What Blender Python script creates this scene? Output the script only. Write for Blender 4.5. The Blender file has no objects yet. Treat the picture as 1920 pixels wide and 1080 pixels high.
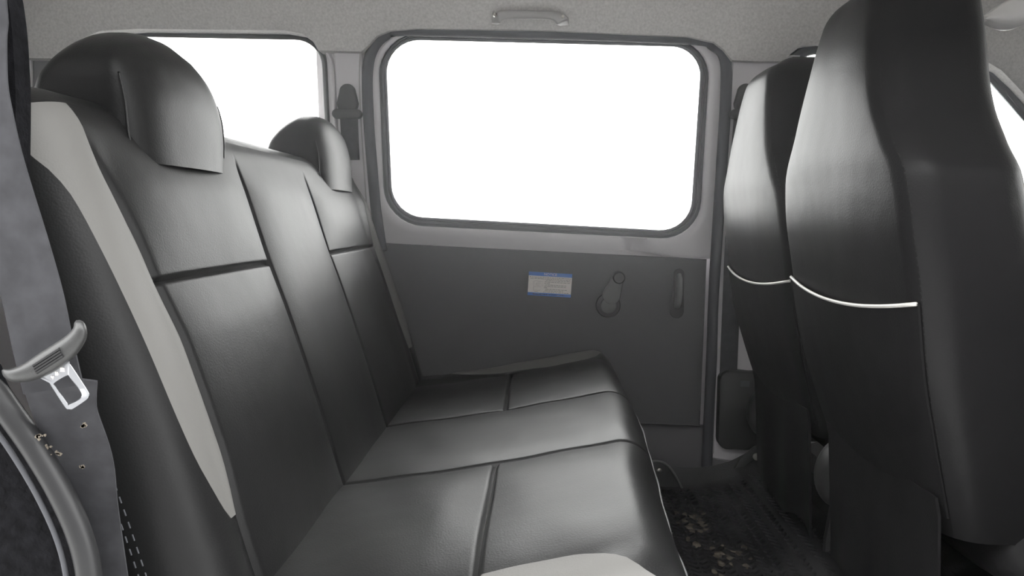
import bpy, bmesh, math, random
import numpy as np
from mathutils import Vector

random.seed(4)
S = bpy.context.scene
COL = S.collection
PI = math.pi

# ------------------------------------------------------------------ camera, sky, exposure
F = 1400.0            # focal length in pixels of a 1920 px wide frame
CZ = 0.72             # lens height above the van floor
YAW, PITCH, ROLL = math.atan2(48, F), -math.atan2(129, F), math.radians(1.0)
_f = np.array([-math.sin(YAW) * math.cos(PITCH), math.cos(YAW) * math.cos(PITCH), math.sin(PITCH)])
_r = np.cross(_f, [0, 0, 1]); _r /= np.linalg.norm(_r)
_u = np.cross(_r, _f)
R2 = _r * math.cos(ROLL) + _u * math.sin(ROLL)
U2 = _u * math.cos(ROLL) - _r * math.sin(ROLL)
CAM = np.array([R2, U2, -_f]).T
cd = bpy.data.cameras.new('camera'); cam = bpy.data.objects.new('camera', cd); COL.objects.link(cam)
from mathutils import Matrix
cam.matrix_world = Matrix([[*CAM[0], 0], [*CAM[1], 0], [*CAM[2], CZ], [0, 0, 0, 1]])
cd.sensor_width = 36; cd.lens = 36 * F / 1920; cd.clip_start = 0.02
S.camera = cam

wd = bpy.data.worlds.new('overcast_sky'); S.world = wd; wd.use_nodes = True
bg = wd.node_tree.nodes['Background']
bg.inputs[0].default_value = (0.985, 0.992, 0.985, 1); bg.inputs[1].default_value = 3.0
S.view_settings.view_transform = 'Standard'; S.view_settings.look = 'None'
S.view_settings.gamma = 1.0; S.view_settings.use_curve_mapping = False
S.view_settings.exposure = 1.5
S.cycles.use_denoising = True
S.cycles.volume_bounces = 0; S.cycles.max_bounces = 10; S.cycles.diffuse_bounces = 6; S.cycles.transparent_max_bounces = 12

# ------------------------------------------------------------------ measuring helpers
YW, ZB, LEAN = 2.02, 0.66, 0.12     # left side of the van: depth, belt line, lean above the belt
def ray(px, py): return CAM @ np.array([(px - 960) / F, -(py - 540) / F, -1.0])
def at(px, py, y):
    d = ray(px, py); return d * (y / d[1]) + np.array([0, 0, CZ])
def wy(z): return YW - max(0.0, z - ZB) * LEAN
def W(px, py, off=0.0):
    d = ray(px, py); s = (YW - off) / d[1]
    if CZ + d[2] * s > ZB: s = (YW - off - (CZ - ZB) * LEAN) / (d[1] + LEAN * d[2])
    return d * s + np.array([0, 0, CZ])
def spl(pts, x):
    """monotone-safe cubic (pchip) through (x, y...) rows"""
    P = np.array(pts, float); P = P[np.argsort(P[:, 0])]
    X = P[:, 0]; out = []
    i = int(np.clip(np.searchsorted(X, x) - 1, 0, len(X) - 2))
    h = X[i + 1] - X[i]; t = min(1, max(0, (x - X[i]) / h))
    for c in range(1, P.shape[1]):
        Y = P[:, c]; D = np.diff(Y) / np.diff(X)
        def m(k):
            if k == 0: return D[0]
            if k == len(X) - 1: return D[-1]
            return 0.0 if D[k - 1] * D[k] <= 0 else 2 * D[k - 1] * D[k] / (D[k - 1] + D[k])
        a, b = m(i) * h, m(i + 1) * h
        out.append((2*t**3 - 3*t*t + 1) * Y[i] + (t**3 - 2*t*t + t) * a + (3*t*t - 2*t**3) * Y[i+1] + (t**3 - t*t) * b)
    return out[0] if len(out) == 1 else np.array(out)
def catmull(P, n=8, closed=False):
    P = [np.array(p, float) for p in P]; out = []
    N = len(P)
    for i in range(N if closed else N - 1):
        g = lambda k: P[k % N] if closed else P[min(max(k, 0), N - 1)]
        a, b, c, d = g(i - 1), g(i), g(i + 1), g(i + 2)
        for k in range(n):
            t = k / n
            out.append(0.5 * (2*b + (c - a)*t + (2*a - 5*b + 4*c - d)*t*t + (3*b - a - 3*c + d)*t**3))
    if not closed: out.append(P[-1])
    return out

# ------------------------------------------------------------------ materials
def mat(name, col, rough=0.5, spec=0.5, metal=0.0, noise=None, bump=None, bump2=None):
    """noise=(scale, amount): colour variation; bump=(scale, strength, distance)"""
    m = bpy.data.materials.new(name); m.use_nodes = True
    nt = m.node_tree; b = nt.nodes['Principled BSDF']
    b.inputs['Base Color'].default_value = (*col, 1); b.inputs['Roughness'].default_value = rough
    b.inputs['Specular IOR Level'].default_value = spec; b.inputs['Metallic'].default_value = metal
    tc = nt.nodes.new('ShaderNodeTexCoord')
    if noise:
        n = nt.nodes.new('ShaderNodeTexNoise'); n.inputs['Scale'].default_value = noise[0]; n.inputs['Detail'].default_value = 6
        nt.links.new(tc.outputs['Object'], n.inputs['Vector'])
        r = nt.nodes.new('ShaderNodeValToRGB'); a = noise[1]
        r.color_ramp.elements[0].position = 0.3; r.color_ramp.elements[1].position = 0.7
        r.color_ramp.elements[0].color = (*[c * (1 - a) for c in col], 1)
        r.color_ramp.elements[1].color = (*[min(1, c * (1 + a)) for c in col], 1)
        nt.links.new(n.outputs['Fac'], r.inputs['Fac']); nt.links.new(r.outputs['Color'], b.inputs['Base Color'])
    prev = None
    for bp in (bump, bump2):
        if not bp: continue
        n = nt.nodes.new('ShaderNodeTexNoise' if bp[0] < 300 or len(bp) > 3 else 'ShaderNodeTexVoronoi')
        n.inputs['Scale'].default_value = bp[0]
        nt.links.new(tc.outputs['Object'], n.inputs['Vector'])
        k = nt.nodes.new('ShaderNodeBump'); k.inputs['Strength'].default_value = bp[1]; k.inputs['Distance'].default_value = bp[2]
        nt.links.new(n.outputs[0], k.inputs['Height'])
        if prev: nt.links.new(prev.outputs['Normal'], k.inputs['Normal'])
        nt.links.new(k.outputs['Normal'], b.inputs['Normal']); prev = k
    return m
M = dict(
    vinyl=mat('black_leatherette', (0.012, 0.012, 0.0122), 0.42, 0.36, bump=(420, 0.18, 0.0006), bump2=(9, 0.25, 0.006)),
    vinyl_back=mat('black_backrest_leatherette', (0.012, 0.012, 0.0122), 0.43, 0.20, bump=(420, 0.18, 0.0006), bump2=(9, 0.25, 0.006)),
    vinyl_front=mat('black_front_seat_leatherette', (0.014, 0.0137, 0.0143), 0.40, 0.13, bump=(420, 0.15, 0.0006), bump2=(7, 0.3, 0.008)),
    cream=mat('cream_leatherette', (0.155, 0.152, 0.145), 0.6, 0.3, bump=(420, 0.15, 0.0006)),
    headliner=mat('grey_headliner_fabric', (0.62, 0.605, 0.59), 0.95, 0.1, noise=(180, 0.12), bump=(600, 0.25, 0.001)),
    paint=mat('grey_body_paint', (0.64, 0.62, 0.635), 0.42, 0.5),
    paint_dark=mat('dark_grey_body_paint', (0.16, 0.155, 0.165), 0.5, 0.4),
    seal=mat('black_rubber_seal', (0.07, 0.072, 0.08), 0.65, 0.4),
    gasket=mat('grey_rubber_gasket', (0.13, 0.135, 0.145), 0.6, 0.4),
    board=mat('black_trim_board', (0.10, 0.10, 0.103), 0.62, 0.35, bump=(700, 0.3, 0.0006)),
    plastic=mat('black_plastic', (0.03, 0.03, 0.03), 0.45, 0.5, bump=(900, 0.15, 0.0004)),
    plastic_grey=mat('grey_plastic', (0.13, 0.13, 0.13), 0.45, 0.5),
    handle=mat('light_grey_plastic', (0.40, 0.39, 0.385), 0.5, 0.4),
    steel=mat('bright_steel', (0.42, 0.43, 0.45), 0.36, 0.5, 1.0, bump=(60, 0.2, 0.001)),
    bolt=mat('zinc_bolt', (0.7, 0.68, 0.62), 0.3, 0.5, 1.0),
    web=mat('grey_belt_webbing', (0.042, 0.042, 0.046), 0.85, 0.2, noise=(60, 0.2)),
    rubber=mat('black_floor_rubber', (0.018, 0.018, 0.019), 0.5, 0.5, noise=(14, 0.4), bump=(500, 0.5, 0.001)),
    mud=mat('dried_mud', (0.12, 0.105, 0.085), 0.9, 0.2, noise=(40, 0.5), bump=(80, 0.6, 0.003)),
    white=mat('white_label_print', (0.93, 0.89, 0.85), 0.6, 0.3),
    blue=mat('blue_label_print', (0.12, 0.27, 0.70), 0.6, 0.3),
    ink=mat('grey_label_ink', (0.33, 0.31, 0.29), 0.7, 0.2),
    piping=mat('white_piping', (0.70, 0.68, 0.64), 0.4, 0.5),
    thread=mat('black_thread', (0.015, 0.015, 0.015), 0.8, 0.2),
    concrete=mat('pale_concrete', (0.65, 0.65, 0.64), 0.9, 0.2, noise=(2, 0.1)),
    dark_wall=mat('dark_light_blocker', (0.15, 0.145, 0.15), 0.9, 0.2, noise=(3, 0.2)),
    carpet=mat('black_carpet', (0.006, 0.006, 0.007), 1.0, 0.1, noise=(90, 0.5), bump=(250, 0.4, 0.003)),
    seal_black=mat('glossy_black_seal', (0.018, 0.018, 0.019), 0.45, 0.4),
    film=mat('clear_plastic_film', (0.62, 0.61, 0.60), 0.22, 0.6, bump=(14, 0.8, 0.02)),
)
gm = bpy.data.materials.new('window_glass'); gm.use_nodes = True
nt = gm.node_tree; nt.nodes.remove(nt.nodes['Principled BSDF'])
tr = nt.nodes.new('ShaderNodeBsdfTransparent'); tr.inputs[0].default_value = (0.95, 0.95, 0.945, 1)
gl = nt.nodes.new('ShaderNodeBsdfGlossy'); gl.inputs['Roughness'].default_value = 0.02
fr = nt.nodes.new('ShaderNodeFresnel'); fr.inputs[0].default_value = 1.3
mx = nt.nodes.new('ShaderNodeMixShader')
nt.links.new(fr.outputs[0], mx.inputs[0]); nt.links.new(tr.outputs[0], mx.inputs[1]); nt.links.new(gl.outputs[0], mx.inputs[2])
nt.links.new(mx.outputs[0], nt.nodes['Material Output'].inputs[0])
M['glass'] = gm

hz = bpy.data.materials.new('lens_glare_haze'); hz.use_nodes = True  # scattering volume put in to imitate veiling glare of the lens
nt = hz.node_tree; nt.nodes.remove(nt.nodes['Principled BSDF'])
vs = nt.nodes.new('ShaderNodeVolumeScatter'); vs.inputs['Density'].default_value = 0.04; vs.inputs['Anisotropy'].default_value = 0.72
vs.inputs['Color'].default_value = (0.97, 0.98, 1.0, 1)
nt.links.new(vs.outputs[0], nt.nodes['Material Output'].inputs['Volume'])
M['haze'] = hz

# ------------------------------------------------------------------ object helpers
ORG = {}
def obj(name, vf, m, parent=None, smooth=35, origin=None):
    v, f = vf
    v = np.array(v, float)
    o0 = ORG[parent.name] if parent is not None else (np.array(origin, float) if origin is not None else np.zeros(3))
    me = bpy.data.meshes.new(name); me.from_pydata((v - o0).tolist(), [], f); me.update()
    if smooth:
        me.polygons.foreach_set('use_smooth', [True] * len(me.polygons))
        if smooth < 180: me.set_sharp_from_angle(angle=math.radians(smooth))
    me.materials.append(M[m] if isinstance(m, str) else m)
    o = bpy.data.objects.new(name, me); COL.objects.link(o); ORG[o.name] = o0
    if parent is not None: o.parent = parent
    else: o.location = o0
    return o
def thing(name, label, cat, loc, group=None):
    o = bpy.data.objects.new(name, None); COL.objects.link(o); o.location = loc
    o.empty_display_size = 0.05
    ORG[o.name] = np.array(loc, float); o['label'] = label; o['category'] = cat
    if group: o['group'] = group
    return o
def tag(o, label, cat, group=None):
    o['label'] = label; o['category'] = cat
    if group: o['group'] = group
    return o
def struct(o): o['kind'] = 'structure'; return o
def copy_tree(o, parent=None):
    c = o.copy(); COL.objects.link(c); ORG[c.name] = ORG[o.name]
    if parent is not None: c.parent = parent
    for ch in list(o.children): copy_tree(ch, c)
    return c
def join(*vfs):
    V, Fc = [], []
    for v, f in vfs:
        n = len(V); V += [tuple(p) for p in v]; Fc += [tuple(i + n for i in q) for q in f]
    return V, Fc
def loft(loops, closed=True, cap0=False, cap1=False):
    n = len(loops[0]); V = [p for L in loops for p in L]; Fc = []
    for i in range(len(loops) - 1):
        for j in range(n if closed else n - 1):
            k = (j + 1) % n
            Fc.append((i*n + j, i*n + k, (i+1)*n + k, (i+1)*n + j))
    if cap0: Fc.append(tuple(range(n))[::-1])
    if cap1: Fc.append(tuple((len(loops)-1)*n + j for j in range(n)))
    return V, Fc
def tube(P, r, n=10, caps=True):
    P = [np.array(p, float) for p in P]; loops = []; up = None
    for i, p in enumerate(P):
        t = P[min(i+1, len(P)-1)] - P[max(i-1, 0)]; t /= np.linalg.norm(t) + 1e-12
        if up is None:
            up = np.array([0, 0, 1.0]) if abs(t[2]) < 0.9 else np.array([0, 1.0, 0])
        a = up - t * np.dot(up, t); a /= np.linalg.norm(a); b = np.cross(t, a); up = a
        rr = r[i] if hasattr(r, '__len__') else r
        loops.append([p + rr * (a * math.cos(2*PI*k/n) + b * math.sin(2*PI*k/n)) for k in range(n)])
    return loft(loops, True, caps, caps)
def ribbon(P, wdir, w, th):
    """flat strip along P, width vector wdir (unit, per point or one), thickness th"""
    loops = []
    P = [np.array(p, float) for p in P]
    for i, p in enumerate(P):
        t = P[min(i+1, len(P)-1)] - P[max(i-1, 0)]; t /= np.linalg.norm(t)
        d = np.array(wdir, float); d = d - t * np.dot(d, t); d /= np.linalg.norm(d); n = np.cross(t, d)
        ww = w[i] if hasattr(w, '__len__') else w
        loops.append([p - d*ww/2 - n*th/2, p + d*ww/2 - n*th/2, p + d*ww/2 + n*th/2, p - d*ww/2 + n*th/2])
    return loft(loops, True, True, True)
def box(c, s, b=0.0):
    x, y, z = s[0]/2, s[1]/2, s[2]/2
    o = [(-x, -y), (x, -y), (x, y), (-x, y)]
    return slab([(p[0], p[1]) for p in o], (np.array(c) - [0, 0, z]), (1,0,0), (0,1,0), (0,0,1), s[2], b, both=True)
def offset2(P, d):
    P = [np.array(p, float) for p in P]; n = len(P); A = 0
    for i in range(n): A += P[i][0]*P[(i+1) % n][1] - P[(i+1) % n][0]*P[i][1]
    sg = 1 if A > 0 else -1; out = []
    for i in range(n):
        e1 = P[i] - P[i-1]; e2 = P[(i+1) % n] - P[i]
        e1 /= np.linalg.norm(e1) + 1e-12; e2 /= np.linalg.norm(e2) + 1e-12
        n1 = np.array([-e1[1], e1[0]]) * sg; n2 = np.array([-e2[1], e2[0]]) * sg
        m = n1 + n2; m /= np.linalg.norm(m) + 1e-12
        out.append(P[i] + m * d / max(0.45, np.dot(m, n1)))
    return out
def slab(P, o, u, v, n, depth, b=0.0, both=False):
    """extruded outline; o origin, u/v plane axes, n extrusion direction, b bevel"""
    o, u, v, n = (np.array(k, float) for k in (o, u, v, n))
    f = lambda Q, h: [o + u*q[0] + v*q[1] + n*h for q in Q]
    if b:
        mid = [offset2(P, b*0.3)]
        L = ([f(offset2(P, b), 0), f(P, b)] if both else [f(P, 0)]) + [f(P, depth - b), f(offset2(P, b*0.3), depth - b*0.3), f(offset2(P, b), depth)]
    else: L = [f(P, 0), f(P, depth)]
    return loft(L, True, True, True)
def disc(n, r, cx=0, cy=0, ry=None): return [(cx + r*math.cos(2*PI*k/n), cy + (ry or r)*math.sin(2*PI*k/n)) for k in range(n)]
def capsule(x0, y0, r0, x1, y1, r1, n=10):
    a = math.atan2(y1 - y0, x1 - x0); P = []
    for k in range(n+1): t = a + PI/2 + PI*k/n; P.append((x0 + r0*math.cos(t), y0 + r0*math.sin(t)))
    for k in range(n+1): t = a - PI/2 + PI*k/n; P.append((x1 + r1*math.cos(t), y1 + r1*math.sin(t)))
    return P
def rquad(C, rad, n=8, m=10, grow=(0, 0, 0, 0)):
    """rounded quad loop, corners TL,TR,BR,BL in any 2-D frame with y down; grow=(l,t,r,b)"""
    l, t, r, b = grow
    C = [np.array(c, float) + g for c, g in zip(C, [(-l, -t), (r, -t), (r, b), (-l, b)])]
    rad = list(rad) if hasattr(rad, '__len__') else [rad]*4
    arcs = []
    for i in range(4):
        c = C[i]; p = C[i-1] - c; q = C[(i+1) % 4] - c; p /= np.linalg.norm(p); q /= np.linalg.norm(q)
        th = math.acos(np.clip(np.dot(p, q), -1, 1)); w = math.sin(th/2)
        T = rad[i] / math.tan(th/2); A, B = c + p*T, c + q*T
        arc = []
        for k in range(n+1):
            s = k/n; d = (1-s)**2 + 2*w*s*(1-s) + s*s
            arc.append(((1-s)**2*A + 2*w*s*(1-s)*c + s*s*B) / d)
        arcs.append(arc)
    out = []
    for i in range(4):
        out += arcs[i]
        a, b2 = arcs[i][-1], arcs[(i+1) % 4][0]
        out += [a + (b2-a)*k/m for k in range(1, m)]
    return out
def wall_loop(C, rad, grow, off, m=36): return [W(p[0], p[1], off) for p in rquad(C, rad, m=m, grow=grow)]

# ------------------------------------------------------------------ the van body
ground = struct(obj('ground', box((0, 1, -0.40), (60, 60, 0.1)), 'concrete', smooth=0))
light_blocker = struct(obj('wall_light_blocker', box((0, -2.3, 1.3), (16, .2, 3.4)), 'dark_wall', smooth=0))  # unseen wall added behind the camera to dim light on the near side
floor = struct(obj('floor', box((0.17, 1.34, -0.03), (3.6, 1.5, 0.06)), 'paint_dark', smooth=0))

def side_sheet(P, off, th):       # outline in (x, z) on the leaning left side
    a = [np.array([x, wy(z) + off, z]) for x, z in P]; b = [p + np.array([0, th, 0]) for p in a]
    return loft([a, b], True, True, True)
X0, X1 = -1.62, 1.98
wall_left = struct(obj('wall_left', join(
    side_sheet([(X0, -.06), (X1, -.06), (X1, .66), (X0, .66)], .045, .02),
    side_sheet([(X0, 1.20), (X1, 1.20), (X1, 1.42), (X0, 1.42)], .05, .02),
    side_sheet([(X0, .66), (-1.28, .66), (-1.28, 1.2), (X0, 1.2)], .05, .02),
    side_sheet([(-.60, .66), (-.42, .66), (-.45, 1.2), (-.60, 1.2)], .05, .02),
    side_sheet([(.44, .66), (.66, .66), (.66, 1.2), (.50, 1.2)], .05, .02),
    side_sheet([(1.62, .66), (X1, .66), (X1, 1.2), (1.20, 1.2)], .05, .02)), 'paint', smooth=0))

# middle window in the sliding door, rear quarter window, front door window
WIN = {
    1: dict(C=[(723, 74), (1316, 89), (1293, 434), (737, 404)], r=[60, 54, 58, 62], bay=[(670, 46), (1380, 60), (1338, 486), (700, 466)]),
    2: dict(C=[(130, 67), (601, 76), (618, 415), (150, 405)], r=[60, 50, 50, 50], bay=[(40, 46), (650, 48), (668, 470), (40, 470)]),
    3: dict(C=[(1484, 102), (1812, 106), (2115, 452), (1470, 440)], r=[50, 90, 60, 50], bay=[(1420, 60), (1900, 55), (2330, 500), (1400, 490)]),
}
for k, w in WIN.items():
    C, r = w['C'], w['r']
    win = struct(obj('window_%d' % k, loft([wall_loop(C, r, (6, 6, 6, 6), -.026), wall_loop(C, r, (6, 6, 6, 6), -.022)], True, True, True), 'glass', smooth=0))
    win.name = 'window_%d' % k
    gr = lambda d: (d, d, d, d)
    g = 1.0
    rr = lambda d: [x + d for x in r]
    if k == 1:
        obj('gasket', loft([wall_loop(C, rr(0), gr(0), -.024), wall_loop(C, rr(1), gr(1), -.010), wall_loop(C, rr(3), (4, 5, 5, 4), -.006),
                            wall_loop(C, rr(5), (5, 7, 8, 5), -.010)]), 'gasket', win, 60)
        obj('bead', loft([wall_loop(C, rr(5), (4.5, 7, 8, 5), -.010), wall_loop(C, rr(5), (5, 8, 9, 6), -.006), wall_loop(C, rr(6), (6.2, 9, 10, 7), -.010)]), 'plastic_grey', win, 60)
        obj('inner_frame', loft([wall_loop(C, rr(6), (5.5, 8.5, 9, 6), -.012), wall_loop(C, rr(10), (10, 11, 12, 11), -.006),
                                 wall_loop(C, rr(14), (14, 12.5, 16, 15), -.010), wall_loop(C, rr(15), (15, 13, 17, 16.5), .004)]), 'gasket', win, 50)
        # painted door skin rolls from the window recess out to the panel
        L = [wall_loop(C, rr(15), (15, 13, 17, 16.5), -.004), wall_loop(C, rr(16), (16, 14, 18, 17.5), .006), wall_loop(C, rr(18), (19, 15, 21, 21), .010),
             wall_loop(C, rr(22), (27, 18, 31, 31), .012), wall_loop(C, rr(26), (33, 20, 39, 43), .007), wall_loop(w['bay'], 12, gr(0), .002)]
        for Lp in L[2:5]:                     # pressed drain dimple in the sill
            for p in Lp:
                if p[2] < .69 and p[0] > 0:
                    c = W(1188, 462)
                    q = math.exp(-((p[0] - c[0]) / .026) ** 4)
                    p[1] += .034 * q * (1 if Lp is not L[2] else .45)
        wall_door = L
    elif k == 2:
        obj('gasket', loft([wall_loop(C, rr(0), gr(0), -.024), wall_loop(C, rr(1), gr(1), -.010), wall_loop(C, rr(6), (8, 8, 6, 10), -.002),
                            wall_loop(C, rr(8), (12, 13, 10, 14), -.006)]), 'seal_black', win, 60)
        obj('reveal', loft([wall_loop(C, rr(8), (11, 13, 9, 14), -.008), wall_loop(C, rr(14), (15, 14, 16, 18), .010), wall_loop(C, rr(16), (18, 15, 20, 22), .012),
                            wall_loop(C, rr(17), (20, 16, 23, 24), .004), wall_loop(w['bay'], 12, gr(0), .0)]), 'paint', win, 40)
    else:
        obj('gasket', loft([wall_loop(C, rr(0), gr(0), -.024), wall_loop(C, rr(2), gr(2), -.008), wall_loop(C, rr(9), gr(9), -.004), wall_loop(C, rr(10), gr(10), .002),
                            wall_loop(C, rr(22), gr(19), .010), wall_loop(C, rr(26), gr(22), .004), wall_loop(w['bay'], 12, gr(0), .0)]), 'seal', win, 40)

door = struct(obj('door_1', loft(wall_door), 'paint', smooth=50))
# door board below the window
def wall_poly(P, off, th, b):
    """bevelled sheet lying on the left side, outline in pixels of the photograph, thickness th towards the cabin"""
    return loft([[W(x, y, off) for x, y in P], [W(x, y, off + th - b) for x, y in P],
                 [W(x, y, off + th) for x, y in offset2(P, b * 700)]], True, True, True)
def densify(P, n=6):
    out = []
    for i in range(len(P)):
        a, b = np.array(P[i], float), np.array(P[(i+1) % len(P)], float)
        out += [tuple(a + (b-a)*k/n) for k in range(n)]
    return out
board = obj('trim_board', wall_poly(densify([(640, 450), (735, 455), (1325, 486), (1312, 800), (640, 775)]), -.004, .010, .003), 'board', door, 30)
obj('edge_strip', tube([W(1324, 490, .008), W(1318, 640, .008), W(1312, 770, .008)], .0012, 6), 'plastic_grey', door)
obj('lower_skin', wall_poly(densify([(640, 770), (1320, 796), (1312, 960), (640, 960)]), -.035, .02, .002), 'paint_dark', door, 30)
obj('lower_bead', tube([W(1150, 789, .004), W(1310, 797, .004)], .0022, 8), 'paint_dark', door)
# recessed pull: dark dished surround with an upright grip
c0 = W(1270, 550, .006)
u_, v_, n_ = (1, 0, 0), (0, 0, 1), (0, -1, 0)
pull = obj('pull_recess', slab(capsule(0, -.048, .019, .002, .052, .014, 12), c0, u_, v_, n_, .004, .002), 'plastic', door)
obj('pull_grip', tube([c0 + [-.000, -.003, -.036], c0 + [.0, -.010, -.028], c0 + [.001, -.013, 0], c0 + [.002, -.010, .040], c0 + [.002, -.003, .052]], [.008, .010, .010, .009, .006], 12), 'plastic_grey', door)

# opening weatherstrip round the sliding door
seal_px = [(716, 470), (706, 400), (697, 300), (690, 200), (690, 130), (700, 90), (722, 66), (760, 57), (1000, 62), (1290, 73), (1338, 85), (1360, 112), (1361, 180), (1352, 330), (1340, 520), (1333, 700), (1324, 900)]
sp = catmull([W(x, y, .012) for x, y in seal_px], 8)
trim1 = struct(obj('trim_1', tube(sp, .0145, 10), 'seal', smooth=180)); trim1.name = 'trim_1'
# pillar plates
def pillar(name, P, off, th, m, b=.004):
    return struct(obj(name, wall_poly(densify(P), off, th, b), m, smooth=30))
pc = pillar('pillar_rear', [(626, 88), (677, 88), (700, 420), (720, 560), (660, 560), (640, 350)], .0, .016, 'paint')
obj('rear_flange', tube(catmull([W(612, 96, .012), W(622, 120, .012), (W(626, 170, .012)), W(629, 230, .012), W(645, 420, .012)], 6), .004, 8), 'paint', pc)
obj('edge_strip', tube(catmull([W(676, 97, .016), W(674, 150, .016), W(679, 260, .016), W(690, 420, .016)], 6), .002, 6), 'handle', pc)
pb = pillar('pillar_front', [(1374, 100), (1500, 104), (1470, 500), (1440, 860), (1400, 870), (1333, 860), (1345, 520)], .0, .016, 'paint')
obj('edge_strip', tube([W(1373, 113, .017), W(1366, 220, .017), W(1357, 340, .017), W(1350, 480, .017), W(1344, 620, .017), W(1337, 850, .017)], .0022, 6), 'handle', pb)
for x, y in ((1349, 652), (1351, 668)):
    q = W(x, y, .0155); obj('screw', slab(disc(8, .0035), q, u_, v_, n_, .002, .001), 'bolt', pb)

pd = pillar('pillar_back', [(38, 100), (61, 100), (63, 230), (40, 230)], .0, .014, 'paint')
obj('recess', wall_poly(densify([(62, 100), (128, 100), (128, 230), (64, 230)]), .0, .006, .002), 'paint_dark', pd, 30)
# ceiling: headlining with cut-outs over the windows, curving into the roof
low_px = [(-400, 108), (36, 108), (112, 109), (128, 98), (150, 72), (185, 57), (260, 53), (530, 56), (565, 62), (585, 76), (596, 94), (640, 95), (676, 96), (690, 84), (706, 66),
          (730, 56), (780, 52), (1000, 55), (1290, 67), (1340, 78), (1358, 92), (1374, 112), (1420, 114), (1470, 114), (1484, 100), (1505, 84), (1540, 80), (1700, 88), (1790, 92), (1846, 111), (1880, 131), (1908, 160), (1940, 196), (2010, 290)]
low = sorted([(p[0], p[2]) for p in (W(x, y, .045) for x, y in low_px)])
lowX, lowZ = [p[0] for p in low], [p[1] for p in low]
Xs = sorted(set(list(np.linspace(X0, X1, 70)) + [x for x in lowX if X0 < x < X1] + [(a+b)/2 for a, b in zip(lowX, lowX[1:]) if b - a < .1 and a > X0]))
prof = []
for x in Xs:
    z = float(np.interp(x, lowX, lowZ)); col = [(x, wy(z) + .02, z), (x, wy(z) - .040, z - .000), (x, wy(z) - .046, z + .008)]
    zt = max(1.235, z + .02)
    for k in range(1, 4): zz = z + .008 + (zt - z - .008) * k / 3; col.append((x, wy(zz) - .046 - .010 * k / 3, zz))
    yy = col[-1][1]
    for k in range(1, 10): a = PI/2 * k / 9; col.append((x, yy - .26 * (1 - math.cos(a)), zt + (1.335 - zt) * math.sin(a)))
    for y in (1.5, 1.2, .95): col.append((x, y, 1.337))
    for k in range(0, 7): a = PI/2 * k / 6; col.append((x, .86 - .18 * math.sin(a), 1.337 - .11 * (1 - math.cos(a))))
    prof.append(col)
ceiling = struct(obj('ceiling', loft(prof, False), 'headliner', smooth=40))
roof = struct(obj('roof', box((.18, 1.3, 1.46), (3.7, 1.5, .05), .01), 'paint', smooth=0))

# near (right-hand) side of the van: sill, quarter panel, pillars, front door with its window
YR = 0.62
def near_sheet(P, y=YR, th=.02): return loft([[(x, y, z) for x, z in P], [(x, y + th, z) for x, z in P]], True, True, True)
qp = [at(x, y, .60) for x, y in ((-300, 500), (-60, 660), (-14, 735), (50, 828), (100, 915), (140, 1000), (158, 1080), (166, 1200))]
quarter = catmull([(p[0], p[2]) for p in qp], 5)
wall_right = struct(obj('wall_right', join(
    near_sheet([(X0, -.06), (X1, -.06), (X1, .02), (X0, .02)]),
    near_sheet([(X0, .02)] + [(quarter[-1][0], .02)] + [tuple(q) for q in quarter[::-1]] + [(-.78, .70), (X0, .70)], .60, .02),
    near_sheet([(X0, .69), (-1.35, .69), (-1.35, 1.25), (X0, 1.25)]),
    near_sheet([(X0, 1.22), (X1, 1.22), (X1, 1.42), (X0, 1.42)]),
    near_sheet([(-.62, .52), (-.48, .60), (-.478, 1.25), (-.62, 1.25)]),
    near_sheet([(.56, .02), (.64, .02), (.64, 1.25), (.56, 1.25)]),
    near_sheet([(.64, .02), (X1, .02), (X1, .66), (.64, .66)]),
    near_sheet([(1.62, .66), (X1, .66), (X1, 1.25), (1.25, 1.25)])), 'carpet', smooth=0))
w4 = struct(obj('window_4', near_sheet([(-1.35, .68), (-.62, .68), (-.62, 1.23), (-1.35, 1.23)], YR + .008, .004), 'glass', smooth=0)); w4.name = 'window_4'
w5 = struct(obj('window_5', near_sheet([(.64, .65), (1.64, .65), (1.25, 1.23), (.64, 1.23)], YR + .008, .004), 'glass', smooth=0)); w5.name = 'window_5'
# rear end with tailgate window, front end with windscreen and dashboard
def cross_sheet(P, x, th=.02): return loft([[(x, y, z) for y, z in P], [(x + th, y, z) for y, z in P]], True, True, True)
wall_rear = struct(obj('wall_rear', join(cross_sheet([(.6, -.06), (2.08, -.06), (2.08, .78), (.6, .78)], X0), cross_sheet([(.6, 1.10), (2.0, 1.10), (2.0, 1.42), (.6, 1.42)], X0),
    cross_sheet([(.6, .78), (.92, .78), (.92, 1.10), (.6, 1.10)], X0), cross_sheet([(1.74, .78), (2.07, .78), (2.0, 1.10), (1.74, 1.10)], X0)), 'board', smooth=0))
w6 = struct(obj('window_6', cross_sheet([(.92, .78), (1.74, .78), (1.74, 1.10), (.92, 1.10)], X0 + .008, .004), 'glass', smooth=0)); w6.name = 'window_6'
wall_front = struct(obj('wall_front', join(cross_sheet([(.6, -.06), (2.08, -.06), (2.08, .78), (.6, .78)], X1), box((1.74, 1.34, .62), (.46, 1.36, .28), .05)), 'plastic', smooth=30))
w7 = struct(obj('window_7', loft([[(X1, .7, .78), (X1, 2.0, .78), (1.36, 1.92, 1.27), (1.36, .72, 1.27)], [(X1+.005, .7, .78), (X1+.005, 2.0, .78), (1.365, 1.92, 1.27), (1.365, .72, 1.27)]], True, True, True), 'glass', smooth=0)); w7.name = 'window_7'

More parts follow.
